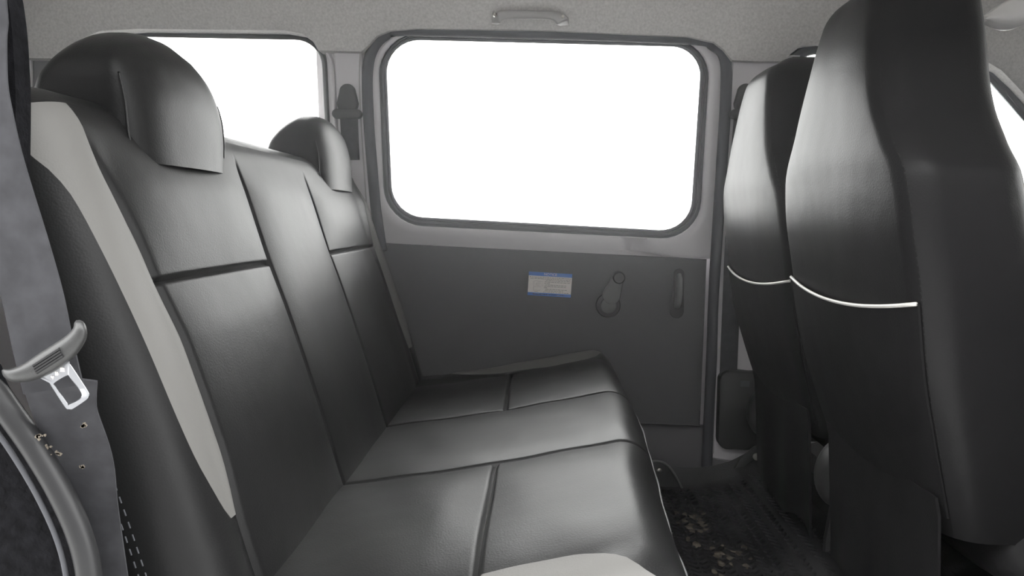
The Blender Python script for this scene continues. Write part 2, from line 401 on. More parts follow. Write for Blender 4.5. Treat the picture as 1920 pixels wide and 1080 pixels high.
# door opening seal at the near rear corner and the dark pillar strip above it
q3 = catmull([np.array(p) for p in ((-.468, .612, 1.22), (-.472, .605, 1.0), (-.474, .592, .76))] + [at(x, y, .585) for x, y in ((-60, 650), (0, 748), (62, 836), (112, 920), (150, 1005), (168, 1085), (176, 1200))], 8)
trim2 = struct(obj('trim_2', tube(q3, .0098, 12), 'seal_black', smooth=180)); trim2.name = 'trim_2'
obj('lip', tube([p + np.array([-.018, -.002, -.004]) for p in q3], .0022, 8), 'seal', trim2, 180)
q4 = catmull([np.array(p) for p in ((-.49, .67, 1.24), (-.482, .665, 1.05))] + [at(x, y, .66) for x, y in ((4, -60), (16, 0), (24, 60), (28, 120), (31, 200), (28, 420))], 6)
trim3 = struct(obj('trim_3', ribbon(q4, (1, 0, 0), .0125, .02), 'carpet', smooth=40)); trim3.name = 'trim_3'

haze = obj('haze', box((.17, 1.32, .66), (3.0, 1.29, 1.26)), 'haze', smooth=0); haze['kind'] = 'stuff'
haze['label'] = 'thin bright haze added in the cabin to imitate lens glare'; haze['category'] = 'haze'

# ------------------------------------------------------------------ upholstered blocks
def colpos(row, spec):
    """position on one slice of a rounded block: spec = ('y', y) | ('q', signed distance past the near corner) | ('p', same, far corner)"""
    r, T, y0, y1, d = row['r'], row['T'], row['y0'], row['y1'], row['d']
    k, v = spec
    if k == 'f': return d, y0 + r + (y1 - y0 - 2*r) * v
    if k == 'y': return d, v
    m = (lambda y: y) if k == 'q' else (lambda y: y0 + y1 - y)
    if k == 'p': v = -v
    if v >= 0: return d, m(y0 + r + v)
    q = -v; c = PI*r/2; rr = r - d; sd = T - 2*r
    if q <= c:
        a = q / r; return r - rr*math.cos(a), m(y0 + r - rr*math.sin(a))
    if q <= c + sd: return r + (q - c), m(y0 + d)
    if q <= 2*c + sd:
        a = (q - c - sd) / r; return T - r + rr*math.sin(a), m(y0 + r - rr*math.cos(a))
    t = min(1, (q - 2*c - sd) / ((y1 - y0)/2 - r))
    return T - d, m(y0 + r + t * ((y1 - y0)/2 - r))
def block(rows, cols, disp=None):
    G = np.zeros((len(rows), len(cols), 3))
    for i, rw in enumerate(rows):
        o, a = np.array(rw['o']), np.array(rw['a'])
        for j, c in enumerate(cols):
            sp_ = c(rw) if callable(c) else c
            aa, y = colpos(rw, sp_)
            if disp is not None:
                w = max(0.0, 1 - abs(aa - rw['d']) / .03)
                if w > 0: aa -= w * disp(y, rw)
            x, z = o + a * aa
            G[i, j] = (x, y, z)
    return G
def carve(G, lab):
    """split the grid into one mesh per label"""
    out = {}; n = G.shape[1]
    for i in range(G.shape[0] - 1):
        for j in range(n - 1):
            l = lab(i, j)
            if l is None: continue
            V, Fc, idx = out.setdefault(l, ([], [], {}))
            q = []
            for a, b in ((i, j), (i, j+1), (i+1, j+1), (i+1, j)):
                if (a, b) not in idx: idx[(a, b)] = len(V); V.append(G[a, b])
                q.append(idx[(a, b)])
            Fc.append(tuple(q))
    return {k: (v[0], v[1]) for k, v in out.items()}
def dense(a, b, step, seams, fine=.0018, band=.011):
    X = list(np.linspace(a, b, max(2, int((b - a) / step) + 1)))
    X = [x for x in X if all(abs(x - s) > band for s in seams) or x in (a, b)]
    for s in seams: X += [s + k*fine for k in range(-int(band/fine), int(band/fine) + 1) if a <= s + k*fine <= b]
    return sorted(set(round(x, 6) for x in X))
def path_rows(P, smax_pad, T, r, rt, y0, y1, seams=(), step=.014):
    """rows along a profile path P (x,z); inward direction is to the left of travel when s=+1"""
    C = catmull(P, 12); L = [0]
    for a, b in zip(C, C[1:]): L.append(L[-1] + np.linalg.norm(b - a))
    L = np.array(L); C = np.array(C)
    pos = lambda s: np.array([np.interp(s, L, C[:, 0]), np.interp(s, L, C[:, 1])])
    return L[-1], pos

SEAM = (1.18, 1.525)
bench = thing('bench_seat', 'black leatherette rear bench seat with cream edge stripes and two headrests', 'bench seat', (-.15, 1.35, 0))

def bump_panels(y, t_y, panels, amp):
    for a, b in panels:
        if a <= y <= b:
            u = abs(2*(y - a)/(b - a) - 1); return amp * (1 - u**4)
    return 0.0
def groove(d, w, depth): return -depth * math.exp(-(d/w)**2)

# --- backrest
BP = [(-.275, .19), (-.312, .285), (-.357, .431), (-.400, .561), (-.434, .655), (-.464, .747), (-.492, .835), (-.500, .862)]
BT, Br, By0, By1 = .125, .055, .730, 2.0
Ltot, bpos = path_rows(BP, 0, BT, Br, Br, By0, By1)
zs = dense(0, Ltot - Br, .014, [])
sz = lambda z: float(np.interp(z, [bpos(s)[1] for s in np.linspace(0, Ltot, 300)], np.linspace(0, Ltot, 300)))
SX = sz(.643)                                   # the cross seam
rows = []
def brow(s, d=0.0, s_face=None):
    p = bpos(min(s, Ltot)); e = .004
    t = bpos(min(s + e, Ltot)) - bpos(max(s - e, 0)); t /= np.linalg.norm(t)
    return dict(o=p, a=np.array([-t[1], t[0]]) if t[1] > 0 else np.array([-1.0, 0.0]), T=BT, r=Br, y0=By0, y1=By1, d=d, s=s, z=p[1])
for s in dense(0, Ltot - Br, .014, [SX]): rows.append(brow(s))
for k in range(1, 10):
    a = PI/2 * k / 9; rows.append(brow(Ltot - Br + Br*math.sin(a), (Br*.97)*(1 - math.cos(a))))
Q_OUT = [(.18, .034), (.365, .034), (.38, .018), (.405, .006), (.459, -.0104), (.513, -.0165), (.567, -.0198), (.62, -.0231), (.651, -.0259), (.688, -.0308), (.742, -.0408), (.77, -.053), (.796, -.069), (.87, -.078)]
Q_IN = [(.18, .036), (.365, .036), (.405, .041), (.459, .046), (.567, .046), (.62, .0414), (.651, .038), (.688, .033), (.742, .019), (.796, .003), (.836, -.004), (.87, -.004)]
q_out = lambda rw: spl(Q_OUT, rw['z'])
q_in = lambda rw: spl(Q_IN, rw['z'])
BL = [0, .06, .14, .24, .4, .65]
lin = lambda a, b, t: a + (b - a)*t
qmin = -(PI*Br + (BT - 2*Br) + (By1 - By0)/2 - Br)
qside = -(PI*Br + (BT - 2*Br))
cols = [('q', lin(qmin, qside, k/6)) for k in range(6)]
ncol_side = 16
cols += [(lambda rw, k=k: ('q', lin(qside, q_out(rw), k/ncol_side))) for k in range(ncol_side)]
j_so = len(cols)
cols += [(lambda rw, k=k: ('q', lin(q_out(rw), q_in(rw), k/8))) for k in range(8)]
j_si = len(cols)
cols += [(lambda rw, k=k: ('q', lin(q_in(rw), .86 - By0 - Br, k))) for k in BL]
j_y0 = len(cols)
yf = dense(.86, By1 - Br - .075, .014, SEAM)
cols += [('y', y) for y in yf]
cols += [(lambda rw, k=k: ('p', -lin(q_in(rw), .075, k))) for k in BL[::-1]]
j_fi = len(cols) - 1
cols += [(lambda rw, k=k: ('p', -lin(q_out(rw), q_in(rw), 1 - k/8))) for k in range(1, 9)]
j_fo = len(cols) - 1
cols += [(lambda rw, k=k: ('p', -lin(qside, q_out(rw), 1 - k/ncol_side))) for k in range(1, ncol_side + 1)]
cols += [('p', -lin(qmin, qside, 1 - k/6)) for k in range(1, 7)]
PAN = [(.81, 1.18), (1.18, 1.525), (1.525, 1.92)]
def bdisp(y, rw):
    s = rw['s']; e = 0.0
    if rw['d'] > 0.012: return 0.0
    top = min(1, max(0, (Ltot - Br - s) / .06)); bot = min(1, max(0, (s - .06) / .05))
    qi = q_in(rw)
    for a, b in PAN:
        if a <= y <= b:
            u = abs(2*(y - a)/(b - a) - 1); v = 1.0
            if (a, b) != PAN[1]:
                h = abs(s - SX); v = .55 + .45*min(1, h/.07)
            e += .011*(1 - u**4)*v
    for q in SEAM: e += groove(y - q, .0035, .007)
    qi = q_in(rw)
    for q in (By0 + Br + qi, By1 - Br - qi): e += groove(y - q, .004, .005)
    if y > 1.88: e += .016*min(1, (y - 1.88)/.04)*min(1, max(0, (.87 - rw['z'])/.05))
    if By0 + Br + qi < y < 1.18 or 1.525 < y < By1 - Br - qi: e += groove(s - SX, .0032, .0065)
    return e * top * bot
G = block(rows, cols, bdisp)
jA = j_y0 + yf.index(min(yf, key=lambda v: abs(v - 1.18))); jB = j_y0 + yf.index(min(yf, key=lambda v: abs(v - 1.525)))
iS = min(range(len(rows)), key=lambda i: abs(rows[i]['s'] - SX)); i_top = next(i for i, r_ in enumerate(rows) if r_['d'] > .006)
def blab(i, j):
    if i >= i_top: return 'shell'
    if j_so <= j < j_si: return 'strip0' if rows[i]['z'] > .365 else 'shell'
    if j_fi <= j < j_fo: return 'strip1' if rows[i]['z'] > .365 else 'shell'
    if j_si <= j < jA: return 'p0u' if i >= iS else 'p0l'
    if jA <= j < jB: return 'p1'
    if jB <= j < j_fi: return 'p2u' if i >= iS else 'p2l'
    return 'shell'
parts = carve(G, blab)
v, f = parts['shell']
# close the crown
n0 = len(v); ring = [tuple(G[-1, j]) for j in range(G.shape[1] - 1)]
v = v + ring; f = f + [tuple(n0 + k for k in range(len(ring)))]
backrest = obj('backrest', (v, f), 'vinyl_back', bench, 60)
for k in ('p0u', 'p0l', 'p1', 'p2u', 'p2l'): obj('backrest_panel', parts[k], 'vinyl_back', backrest, 180)
for k in ('strip0', 'strip1'):
    o = obj('backrest_stripe', parts[k], 'cream', backrest, 180); o['label'] = 'cream edge stripe'
# double stitching down the near side of the cover
st = []
for dq in (0, .008):
    for i in range(len(rows)):
        if .22 < rows[i]['z'] < .66:
            a, y = colpos(rows[i], ('q', -.105 + dq)); a2, y2 = colpos(rows[i], ('q', -.105 + dq))
            p = rows[i]['o'] + rows[i]['a']*a; t = np.array([rows[i]['a'][1], -rows[i]['a'][0]])*.0035
            st.append(tube([(p[0]-t[0], y - .0003, p[1]-t[1]), (p[0]+t[0], y - .0003, p[1]+t[1])], .0008, 5))
obj('stitching', join(*st), 'seal', backrest)['kind'] = 'stuff'

# --- headrests: wedge-shaped pillows growing out of the backrest crown
HP = [(.78, -.470, -.590, .126), (.80, -.472, -.605, .133), (.83, -.473, -.612, .137), (.86, -.475, -.612, .137), (.89, -.480, -.605, .136), (.915, -.487, -.590, .131), (.935, -.500, -.570, .120), (.946, -.516, -.552, .100), (.950, -.527, -.541, .06), (.9512, -.532, -.536, .012)]
def headrest(yc):
    loops = []; nn = 72
    zz = np.linspace(0, 1, 44)
    for t in zz:
        z = lin(HP[0][0], HP[-1][0], 1 - (1 - t)**1.7); xf, xb, w = spl(HP, z)
        L = []
        for k in range(nn):
            a = 2*PI*k/nn; cx, sx = math.cos(a), math.sin(a); e = 2/5.5
            ux = math.copysign(abs(cx)**e, cx); uy = math.copysign(abs(sx)**e, sx)
            x = (xf + xb)/2 + ux*(xf - xb)/2; y = yc + uy*w
            if ux > 0: x += .010*(1 - uy*uy)*ux        # puffed face
            y += -.0 * ux
            # rounded crown from side to side
            ya = uy*w/.137
            z2 = z - .034*abs(ya)**2.4*max(0, (z - .80)/.15)**1.5 - .014*max(0, ya + .1)**1.3*max(0, (z - .82)/.13)
            L.append((x, y, z2))
        loops.append(L)
    V, Fc = loft(loops, True, False, True)
    h = obj('headrest', (V, Fc), 'vinyl_back', bench, 180)
    for sgn in (-1, 1):                                # welted seams where the face meets the sides
        P = []
        for t in np.linspace(.0, .80, 26):
            z = lin(.795, .925, t); xf, xb, w = spl(HP, z)
            P.append((xf - .0105, yc + sgn*(w*.985), z - .030*max(0, (z - .80)/.15)**1.5))
        obj('welt', tube(P, .0014, 6), 'vinyl', h, 180)
    P = []
    for t in np.linspace(-1, 1, 24):
        z = .797 - .006*(1 - t*t); xf, xb, w = spl(HP, z)
        P.append((xf + .006*(1 - t*t) - .005 - .010*abs(t)**6, yc + t*w*.97, z))
    obj('welt', tube(P, .003, 6), 'vinyl', h, 180)
    return h
headrest(1.005); headrest(1.772)

# --- seat cushion
CP = [(-.36, .270), (-.30, .284), (-.20, .299), (-.09, .318), (.00, .337), (.08, .354), (.14, .366), (.195, .3765)]
CT, Cr, Cy0, Cy1 = .14, .052, .722, 2.002
CL, cpos = path_rows(CP, 0, CT, Cr, Cr, Cy0, Cy1)
sx_of = lambda x: float(np.interp(x, [cpos(s)[0] for s in np.linspace(0, CL, 300)], np.linspace(0, CL, 300)))
CX = sx_of(-.062)
def crow(s, d=0.0):
    p = cpos(min(s, CL)); e = .004
    t = cpos(min(s + e, CL)) - cpos(max(s - e, 0)); t /= np.linalg.norm(t)
    return dict(o=p, a=np.array([t[1], -t[0]]), T=CT, r=Cr, y0=Cy0, y1=Cy1, d=d, s=s, x=p[0])
crows = [crow(s) for s in dense(0, CL - Cr, .014, [CX])]
for k in range(1, 12):
    a = PI/2 * k / 11; crows.append(crow(CL - Cr + Cr*math.sin(a), (Cr*.97)*(1 - math.cos(a))))
NQI = [(-.4, .023), (-.06, .024), (.0, .027), (.046, .0255), (.102, .0127), (.13, -.006), (.151, -.0275), (.185, -.055), (.20, -.078)]
nqi = lambda rw: spl(NQI, rw['x'])
FPI = [(-.4, -.042), (-.26, -.042), (-.225, .0), (-.19, .026), (-.135, .040), (-.06, .052), (.05, .066), (.10, .068), (.15, .054), (.175, .0), (.19, -.042), (.2, -.042)]
fpi = lambda rw: spl(FPI, rw['x'])
NQO, FQO = -.080, -.044
cqs = -(PI*Cr + (CT - 2*Cr)); cqm = cqs - ((Cy1 - Cy0)/2 - Cr)
ccols = [('q', lin(cqm, cqs, k/6)) for k in range(6)] + [('q', lin(cqs, NQO, k/12)) for k in range(12)]
c_so = len(ccols); ccols += [(lambda rw, k=k: ('q', lin(NQO, nqi(rw), k/8))) for k in range(8)]
c_si = len(ccols)
cyf = dense(.82, 1.875, .014, SEAM)
for k in range(3): ccols.append(lambda rw, k=k: ('q', lin(nqi(rw), .82 - Cy0 - Cr, k/3)))
c_f0 = len(ccols); ccols += [('y', y) for y in cyf]; c_fi0 = len(ccols) - 1
for k in range(1, 4): ccols.append(lambda rw, k=k: ('p', -lin(Cy1 - Cr - 1.875, fpi(rw), k/3)))
c_fi = len(ccols) - 1
ccols += [(lambda rw, k=k: ('p', -lin(fpi(rw), min(fpi(rw), FQO), k/5))) for k in range(1, 6)]
c_fo = len(ccols) - 1
ccols += [(lambda rw, k=k: ('p', -lin(min(fpi(rw), FQO), cqs, k/12))) for k in range(1, 13)] + [('p', -lin(cqs, cqm, k/6)) for k in range(1, 7)]
CPAN = [(.79, 1.18), (1.18, 1.525), (1.525, 1.91)]
def cdisp(y, rw):
    s = rw['s']; e = 0.0
    if rw['d'] > .03: return 0.0
    k = max(0, 1 - rw['d']/.03)
    for n_, (a, b) in enumerate(CPAN):
        if a <= y <= b:
            u = abs(2*(y - a)/(b - a) - 1); h = abs(s - CX)
            e += (.010, .007, .006)[n_]*(1 - u**4)*(1 if n_ == 1 else .5 + .5*min(1, h/.06))
    for q in SEAM: e += groove(y - q, .004, .007)
    if y < 1.18 or 1.525 < y < 1.88: e += groove(s - CX, .0038, .007)
    if y > 1.885: e += .014*min(1, (y - 1.885)/.045)
    e += .0012*math.sin(y*23 + s*31)*math.sin(s*17)
    return e * k
GC = block(crows, ccols, cdisp)
def setback(x, y): return x - spl([(.70, .036), (1.0, .026), (1.2, .012), (1.5, .0), (2.1, .0)], y) * min(1, max(0, x - .0)/.15)
for row_ in GC:
    for p in row_: p[0] = setback(p[0], p[1])
cA = c_f0 + cyf.index(min(cyf, key=lambda v: abs(v - 1.18))); cB = c_f0 + cyf.index(min(cyf, key=lambda v: abs(v - 1.525)))
iC = min(range(len(crows)), key=lambda i: abs(crows[i]['s'] - CX))
i_nose = next(i for i, r_ in enumerate(crows) if r_['d'] > .040)
def clab(i, j):
    if c_so <= j < c_si and i < i_nose: return 'strip0'
    if c_fi <= j < c_fo and crows[i]['x'] > -.26 and i < i_nose: return 'strip1'
    if i >= i_nose: return 'shell'
    if c_si <= j < cA: return 'p0f' if i >= iC else 'p0b'
    if cA <= j < cB: return 'p1'
    if cB <= j < c_fi: return 'p2f' if i >= iC else 'p2b'
    return 'shell'
cp = carve(GC, clab)
v, f = cp['shell']; n0 = len(v); ring = [tuple(GC[-1, j]) for j in range(GC.shape[1] - 1)]
v = v + ring; f = f + [tuple(n0 + k for k in range(len(ring)))]
cushion = obj('seat_cushion', (v, f), 'vinyl', bench, 60)
for k in ('p0f', 'p0b', 'p1', 'p2f', 'p2b'): obj('cushion_panel', cp[k], 'vinyl', cushion, 180)
for k in ('strip0', 'strip1'):
    o = obj('cushion_stripe', cp[k], 'cream', cushion, 180); o['label'] = 'cream edge stripe'
# piping along the nose
nose = crows[-1]; P = []
for y in np.linspace(.79, 1.92, 60):
    a, yy = colpos(nose, ('y', y)); p = nose['o'] + nose['a']*(Cr*1.05)
    P.append((setback(p[0] + .0016, y), y, p[1] + .003*math.sin(y*19) + .002*math.sin(y*47)))
obj('piping', tube(P, .0015, 6), 'plastic_grey', cushion, 180)
# steel frame and feet under the cushion
obj('seat_frame', join(box((-.06, 1.35, .13), (.36, 1.16, .03), .004), box((-.33, 1.35, .24), (.05, 1.16, .05), .004)), 'plastic', bench)
for x in (-.20, .10):
    for y in (.86, 1.80): obj('leg', box((x, y, .0575), (.04, .05, .115), .004), 'plastic', bench)

# ------------------------------------------------------------------ front seats
FS = [(0.3, 0.552, 0.15, 0.195), (0.344, 0.5356, 0.155, 0.208), (0.44, 0.504, 0.158, 0.226), (0.53, 0.4787, 0.158, 0.237), (0.661, 0.456, 0.155, 0.243), (0.72, 0.445, 0.153, 0.242), (0.784, 0.4366, 0.151, 0.232), (0.826, 0.432, 0.151, 0.205), (0.87, 0.432, 0.151, 0.175), (0.957, 0.438, 0.15, 0.138), (1.025, 0.448, 0.14, 0.115), (1.085, 0.466, 0.126, 0.088)]
FC = 1.145
ST_Z = .62
def fs_row(z, d=0.0):
    x, T, w = spl(FS, z); x1 = spl(FS, z + .004)[0]; x0 = spl(FS, z - .004)[0]
    t = np.array([x1 - x0, .008]); t /= np.linalg.norm(t)
    a = np.array([1.0, 0.0])
    return dict(o=np.array([x, z]), a=a, T=T, r=min(.038, T/2 - .002), y0=FC - w, y1=FC + w, d=d, z=z)
def make_front_seat(name, label, group):
    seat = thing(name, label, 'car seat', (.75, FC, 0), group)
    zt = 1.072; rt = .045
    rws = [fs_row(z) for z in np.linspace(.315, zt - rt, 64)]
    for k in range(1, 10):
        a = PI/2*k/9; rws.append(fs_row(zt - rt + rt*math.sin(a), min(rt*(1 - math.cos(a)), rws[-1]['r']*.97 if k == 9 else 1)))
    for rw in rws: rw['d'] = min(rw['d'], rw['r']*.97)
    cs = []
    def qs(rw): return -(PI*rw['r'] + rw['T'] - 2*rw['r'])
    def qm(rw): return qs(rw) - ((rw['y1'] - rw['y0'])/2 - rw['r'])
    QS = -.022
    for k in range(8): cs.append(lambda rw, k=k: ('q', lin(qm(rw), qs(rw), k/8)))
    for k in range(14): cs.append(lambda rw, k=k: ('q', lin(qs(rw), QS, k/14)))
    jn = len(cs)
    for k in range(5): cs.append(('q', lin(QS, 0, k/5)))
    for k in range(31): cs.append(('f', k/30))
    for k in range(1, 6): cs.append(('p', -lin(0, QS, k/5)))
    jf = len(cs) - 1
    for k in range(1, 15): cs.append(lambda rw, k=k: ('p', -lin(QS, qs(rw), k/14)))
    for k in range(1, 9): cs.append(lambda rw, k=k: ('p', -lin(qs(rw), qm(rw), k/8)))
    def fd(y, rw):
        u = (y - FC)/((rw['y1'] - rw['y0'])/2)
        return .010*(1 - min(1, abs(u))**3) * (1 if rw['d'] < .01 else 0)
    Gf = block(rws, cs, fd)
    pr = carve(Gf, lambda i, j: 'back' if jn <= j < jf else 'shell')
    v, f = pr['shell']; n0 = len(v); ring = [tuple(Gf[-1, j]) for j in range(Gf.shape[1] - 1)]
    v = v + ring; f = f + [tuple(n0 + k for k in range(len(ring)))]
    n0 = len(v); ring = [tuple(Gf[0, j]) for j in range(Gf.shape[1] - 1)]
    v = v + ring; f = f + [tuple(n0 + k for k in range(len(ring)))[::-1]]
    sb = obj('seat_back', (v, f), 'vinyl_front', seat, 60)
    obj('rear_panel', pr['back'], 'vinyl_front', sb, 180)
    # seam with stitches down both edges of the rear panel
    for kind in ('q', 'p'):
        dash = []
        zz = np.arange(.42, 1.03, .0085)
        for z in zz:
            pp = []
            for z2 in (z, z + .0058):
                rw = fs_row(z2); a, y = colpos(rw, (kind, QS if kind == 'q' else -QS)); p = rw['o'] + rw['a']*(a - .0005)
                pp.append((p[0], y + (-.0005 if kind == 'q' else .0005), p[1]))
            dash.append(tube(pp, .0011, 5))
        o = obj('stitching', join(*dash), 'thread', sb); o['kind'] = 'stuff'
    # map pocket hung on the back, its top hem piped in white
    nu, nv = 30, 18; loops = []; hem = []
    for k in range(nu + 1):
        u = k/nu; ztop = .626 - .020*(1 - (2*u - 1)**2); colm = []
        for m in range(nv + 1):
            z = lin(.345, ztop, m/nv); rw = fs_row(z); a, y = colpos(rw, ('q', -.020*(1 - u/.06)) if u < .06 else ('f', (u - .06)/.94))
            x_ = rw['o'][0] + a
            bul = fd(y, rw)
            x = x_ - bul - .004 - .006*math.sin(PI*u)*(m/nv)
            colm.append((x, y - (.004*(1 - u/.06) if u < .06 else 0), z))
        loops.append(colm)
        hem.append((colm[-1][0] - .001, colm[-1][1], colm[-1][2]))
    inner = [[(x + .003, y, z) for x, y, z in c][::-1] for c in loops]
    V, Fc = loft([a + b for a, b in zip(loops, inner)], True, True, True)
    pk = obj('map_pocket', (V, Fc), 'vinyl_front', seat, 40)
    o = obj('pocket_piping', tube(hem, .0026, 8), 'piping', pk, 180); o['label'] = 'white piping along the pocket hem'
    # loose skirt of the cover hanging below the back
    loops = []
    for k in range(17):
        u = k/16; y = lin(FC - .20, FC + .165, u); colm = []
        for m in range(11):
            z = lin(.375, .12 + .015*math.sin(u*9), m/10); xx = spl(FS, max(z, .36))[0] - .012 + .10*max(0, (.36 - z))*.6 + .004*math.sin(u*14)*(m/10)
            colm.append((xx, y, z))
        loops.append(colm)
    inner = [[(x + .004, y, z) for x, y, z in c][::-1] for c in loops]
    obj('skirt', loft([a + b for a, b in zip(loops, inner)], True, True, True), 'vinyl_front', seat, 40)
    # cushion, frame and runners
    L = []
    for k, (x, hw, z0, z1) in enumerate([(.605, .17, .275, .335), (.612, .195, .255, .345), (.63, .21, .245, .352), (.66, .215, .245, .354), (.80, .23, .25, .375), (.98, .235, .255, .40), (1.06, .23, .265, .395), (1.09, .20, .30, .365)]):
        L.append([(x, FC + hw*math.copysign(abs(math.cos(a))**.4, math.cos(a)), (z0+z1)/2 + (z1-z0)/2*math.copysign(abs(math.sin(a))**.5, math.sin(a))) for a in np.linspace(0, 2*PI, 40, endpoint=False)])
    obj('seat_cushion', loft(L, True, True, True), 'vinyl_front', seat, 50)
    obj('hem', tube(catmull([(.552, FC - .10, .340), (.548, FC + .08, .338), (.552, FC + .195, .341)], 8), .005, 8), 'vinyl_front', seat, 180)
    for sg in (-1, 1):
        r_ = obj('runner', box((.80, FC + sg*.16, .222), (.50, .035, .022), .003), 'plastic', seat)
        obj('leg', tube([(.60, FC + sg*.16, .225), (.585, FC + sg*.16, .10), (.585, FC + sg*.16, .012)], .010, 8), 'plastic', seat)
        obj('leg', box((1.0, FC + sg*.16, .17), (.05, .03, .085), .003), 'plastic', seat)
    L = []
    for k in range(13):
        t = PI*k/12; rr = math.sin(t)**.6 if 0 < k < 12 else .05
        L.append([(.566 + .052*rr*math.cos(a), FC + .198 - .045*math.cos(t), .272 + .066*rr*math.sin(a) + .01*rr*math.cos(a)) for a in np.linspace(0, 2*PI, 28, endpoint=False)])
    hc = obj('hinge_cover', loft(L, True, True, True), 'plastic', seat, 180)
    obj('belt_stalk', tube([(.60, FC + .205, .26), (.605, FC + .20, .17), (.60, FC + .19, .05)], .009, 10), 'plastic', seat)
    obj('slide_lever', tube(catmull([(.60, FC - .05, .20), (.56, FC - .04, .16), (.545, FC + .04, .11), (.57, FC + .12, .085), (.60, FC + .15, .14)], 6), .005, 8), 'plastic', seat)
    return seat
driver = make_front_seat('front_seat', 'large black front seat closest to the open door, overlapping the other front seat', 'two front seats')
passenger = copy_tree(driver)
passenger.location = Vector((.75 + .012, FC + .492, -.012))
passenger['label'] = 'black front seat beside the far pillar, partly hidden behind the closer front seat'

# ------------------------------------------------------------------ floor covering and hump
hump = struct(obj('trim_4', slab([(.66, .0), (.72, .13), (.80, .155), (1.20, .16), (1.20, 0)], (0, .66, 0), (1,0,0), (0,0,1), (0,1,0), 1.33, .01, True), 'rubber', smooth=30)); hump.name = 'trim_4'
# mat: a rubber sheet that rises over the toe of the engine hump
mx_ = [(-.30, .006), (.30, .006), (.44, .008), (.52, .022), (.58, .055), (.64, .085)]
mm = []
for x in np.linspace(-.30, .64, 60):
    col = []
    for y in np.linspace(.66, 1.985, 60):
        z = spl(mx_, x) * (1 if y > .9 else 1) + .0025*math.sin(x*31 + y*13)*math.sin(y*21)
        z += .05*max(0, (y - 1.93)/.055)**2
        col.append((x, y, z + .003))
    mm.append(col)
mat_top = loft(mm, False)
mat_o = tag(obj('floor_mat', mat_top, 'rubber', smooth=180, origin=(.1, 1.3, 0)), 'black textured rubber floor mat with muddy tread marks behind the front seats', 'floor mat')
# raised tread blocks of the mat
tb = []
for i in range(18):
    for j in range(30):
        x = .24 + i*.024; y = 1.36 + j*.020
        if x > .62 or y > 1.95: continue
        z = spl(mx_, x) + .003
        a = PI/4 if (i % 2) else -PI/4
        u = np.array([math.cos(a), math.sin(a), 0]); vv = np.array([-u[1], u[0], 0])
        tb.append(slab([(-.010, -.004), (.010, -.004), (.010, .004), (-.010, .004)], (x, y, z), u, vv, (0, 0, 1), .004, .001))
o = obj('tread_blocks', join(*tb), 'rubber', mat_o, 30); o['kind'] = 'stuff'
# dried mud left by shoe treads
md = []
for k in range(60):
    px = random.choice([random.gauss(1445, 22), random.gauss(1395, 40), random.gauss(1310, 20), random.gauss(1350, 30)]); py = random.gauss(1040 if px > 1330 else 985, 16)
    d = ray(px, py); s = (.012 - CZ)/d[2]; p = d*s + np.array([0, 0, CZ])
    if p[0] > .50: continue
    n = random.randint(4, 7); a0 = random.random()*6; r = random.uniform(.004, .011)
    P = [(r*random.uniform(.6, 1.2)*math.cos(a0 + 2*PI*q/n), r*1.3*random.uniform(.6, 1.2)*math.sin(a0 + 2*PI*q/n)) for q in range(n)]
    md.append(slab(P, (p[0], p[1], .010), (1,0,0), (0,1,0), (0,0,1), random.uniform(.003, .006), .0015))
o = obj('mud', join(*md), 'mud', smooth=30); o['kind'] = 'stuff'; o['label'] = 'dried mud crumbs on the rubber floor mat'; o['category'] = 'mud'

# ------------------------------------------------------------------ things on the far side
# winder
h0 = W(1140, 572, .006); k0 = W(1158, 519, .006); dx, dz = k0[0] - h0[0], k0[2] - h0[2]
winder = thing('window_crank', 'grey window crank with round knob on the black door board', 'window crank', tuple(h0))
obj('hub', slab(disc(32, .033, 0, 0, .033), h0, u_, v_, n_, .010, .004), 'plastic', winder)
obj('hub_cap', slab(disc(28, .0215), h0 + [0, -.010, 0], u_, v_, n_, .008, .003), 'plastic_grey', winder)
arm_o = capsule(dx*.30, dz*.36, .024, dx, dz, .0155, 10)
obj('arm', slab(arm_o, h0 + [0, -.008, 0], u_, v_, n_, .012, .004), 'handle' if False else 'plastic_grey', winder)
obj('knob', loft([[h0 + [dx + r*math.cos(t), -y, dz + r*math.sin(t)] for t in np.linspace(0, 2*PI, 24, endpoint=False)] for r, y in ((.010, .018), (.0155, .024), (.0165, .036), (.013, .042))], True, True, True), 'plastic', winder)

# sticker
sq = [W(x, y, .0068) for x, y in ((992, 509), (1073, 514), (1070, 558), (989, 553))]
so = (sq[0] + sq[1] + sq[2] + sq[3]) / 4
su = (sq[1] + sq[2] - sq[0] - sq[3]) / 2; sw = np.linalg.norm(su); su /= sw
sv = (sq[0] + sq[1] - sq[2] - sq[3]) / 2; sh = np.linalg.norm(sv); sv /= sh
sn = np.array([0, -1.0, 0])
rect = lambda x0, y0, x1, y1: [(x0, y0), (x1, y0), (x1, y1), (x0, y1)]
sticker = tag(obj('notice_sticker', slab(rect(-sw/2, -sh/2, sw/2, sh/2), so, su, sv, sn, .0006), 'white', smooth=0, origin=so), 'white and blue notice sticker on the black door board', 'sticker')
on = lambda P, h=.0006, t=.0002: slab(P, so, su, sv, sn, h + t)
obj('header_band', on(rect(-sw/2, sh*.34, sw/2, sh/2), .0006, .0003), 'blue', sticker, 0)
obj('footer_band', on(rect(-sw/2, -sh/2, sw/2, -sh*.37), .0006, .0003), 'blue', sticker, 0)
tx = bpy.data.curves.new('t', 'FONT'); tx.body = 'NOTICE'; tx.size = sh*.15; tx.align_x = 'CENTER'; tx.align_y = 'CENTER'
to = bpy.data.objects.new('t', tx); COL.objects.link(to); bpy.context.view_layer.update()
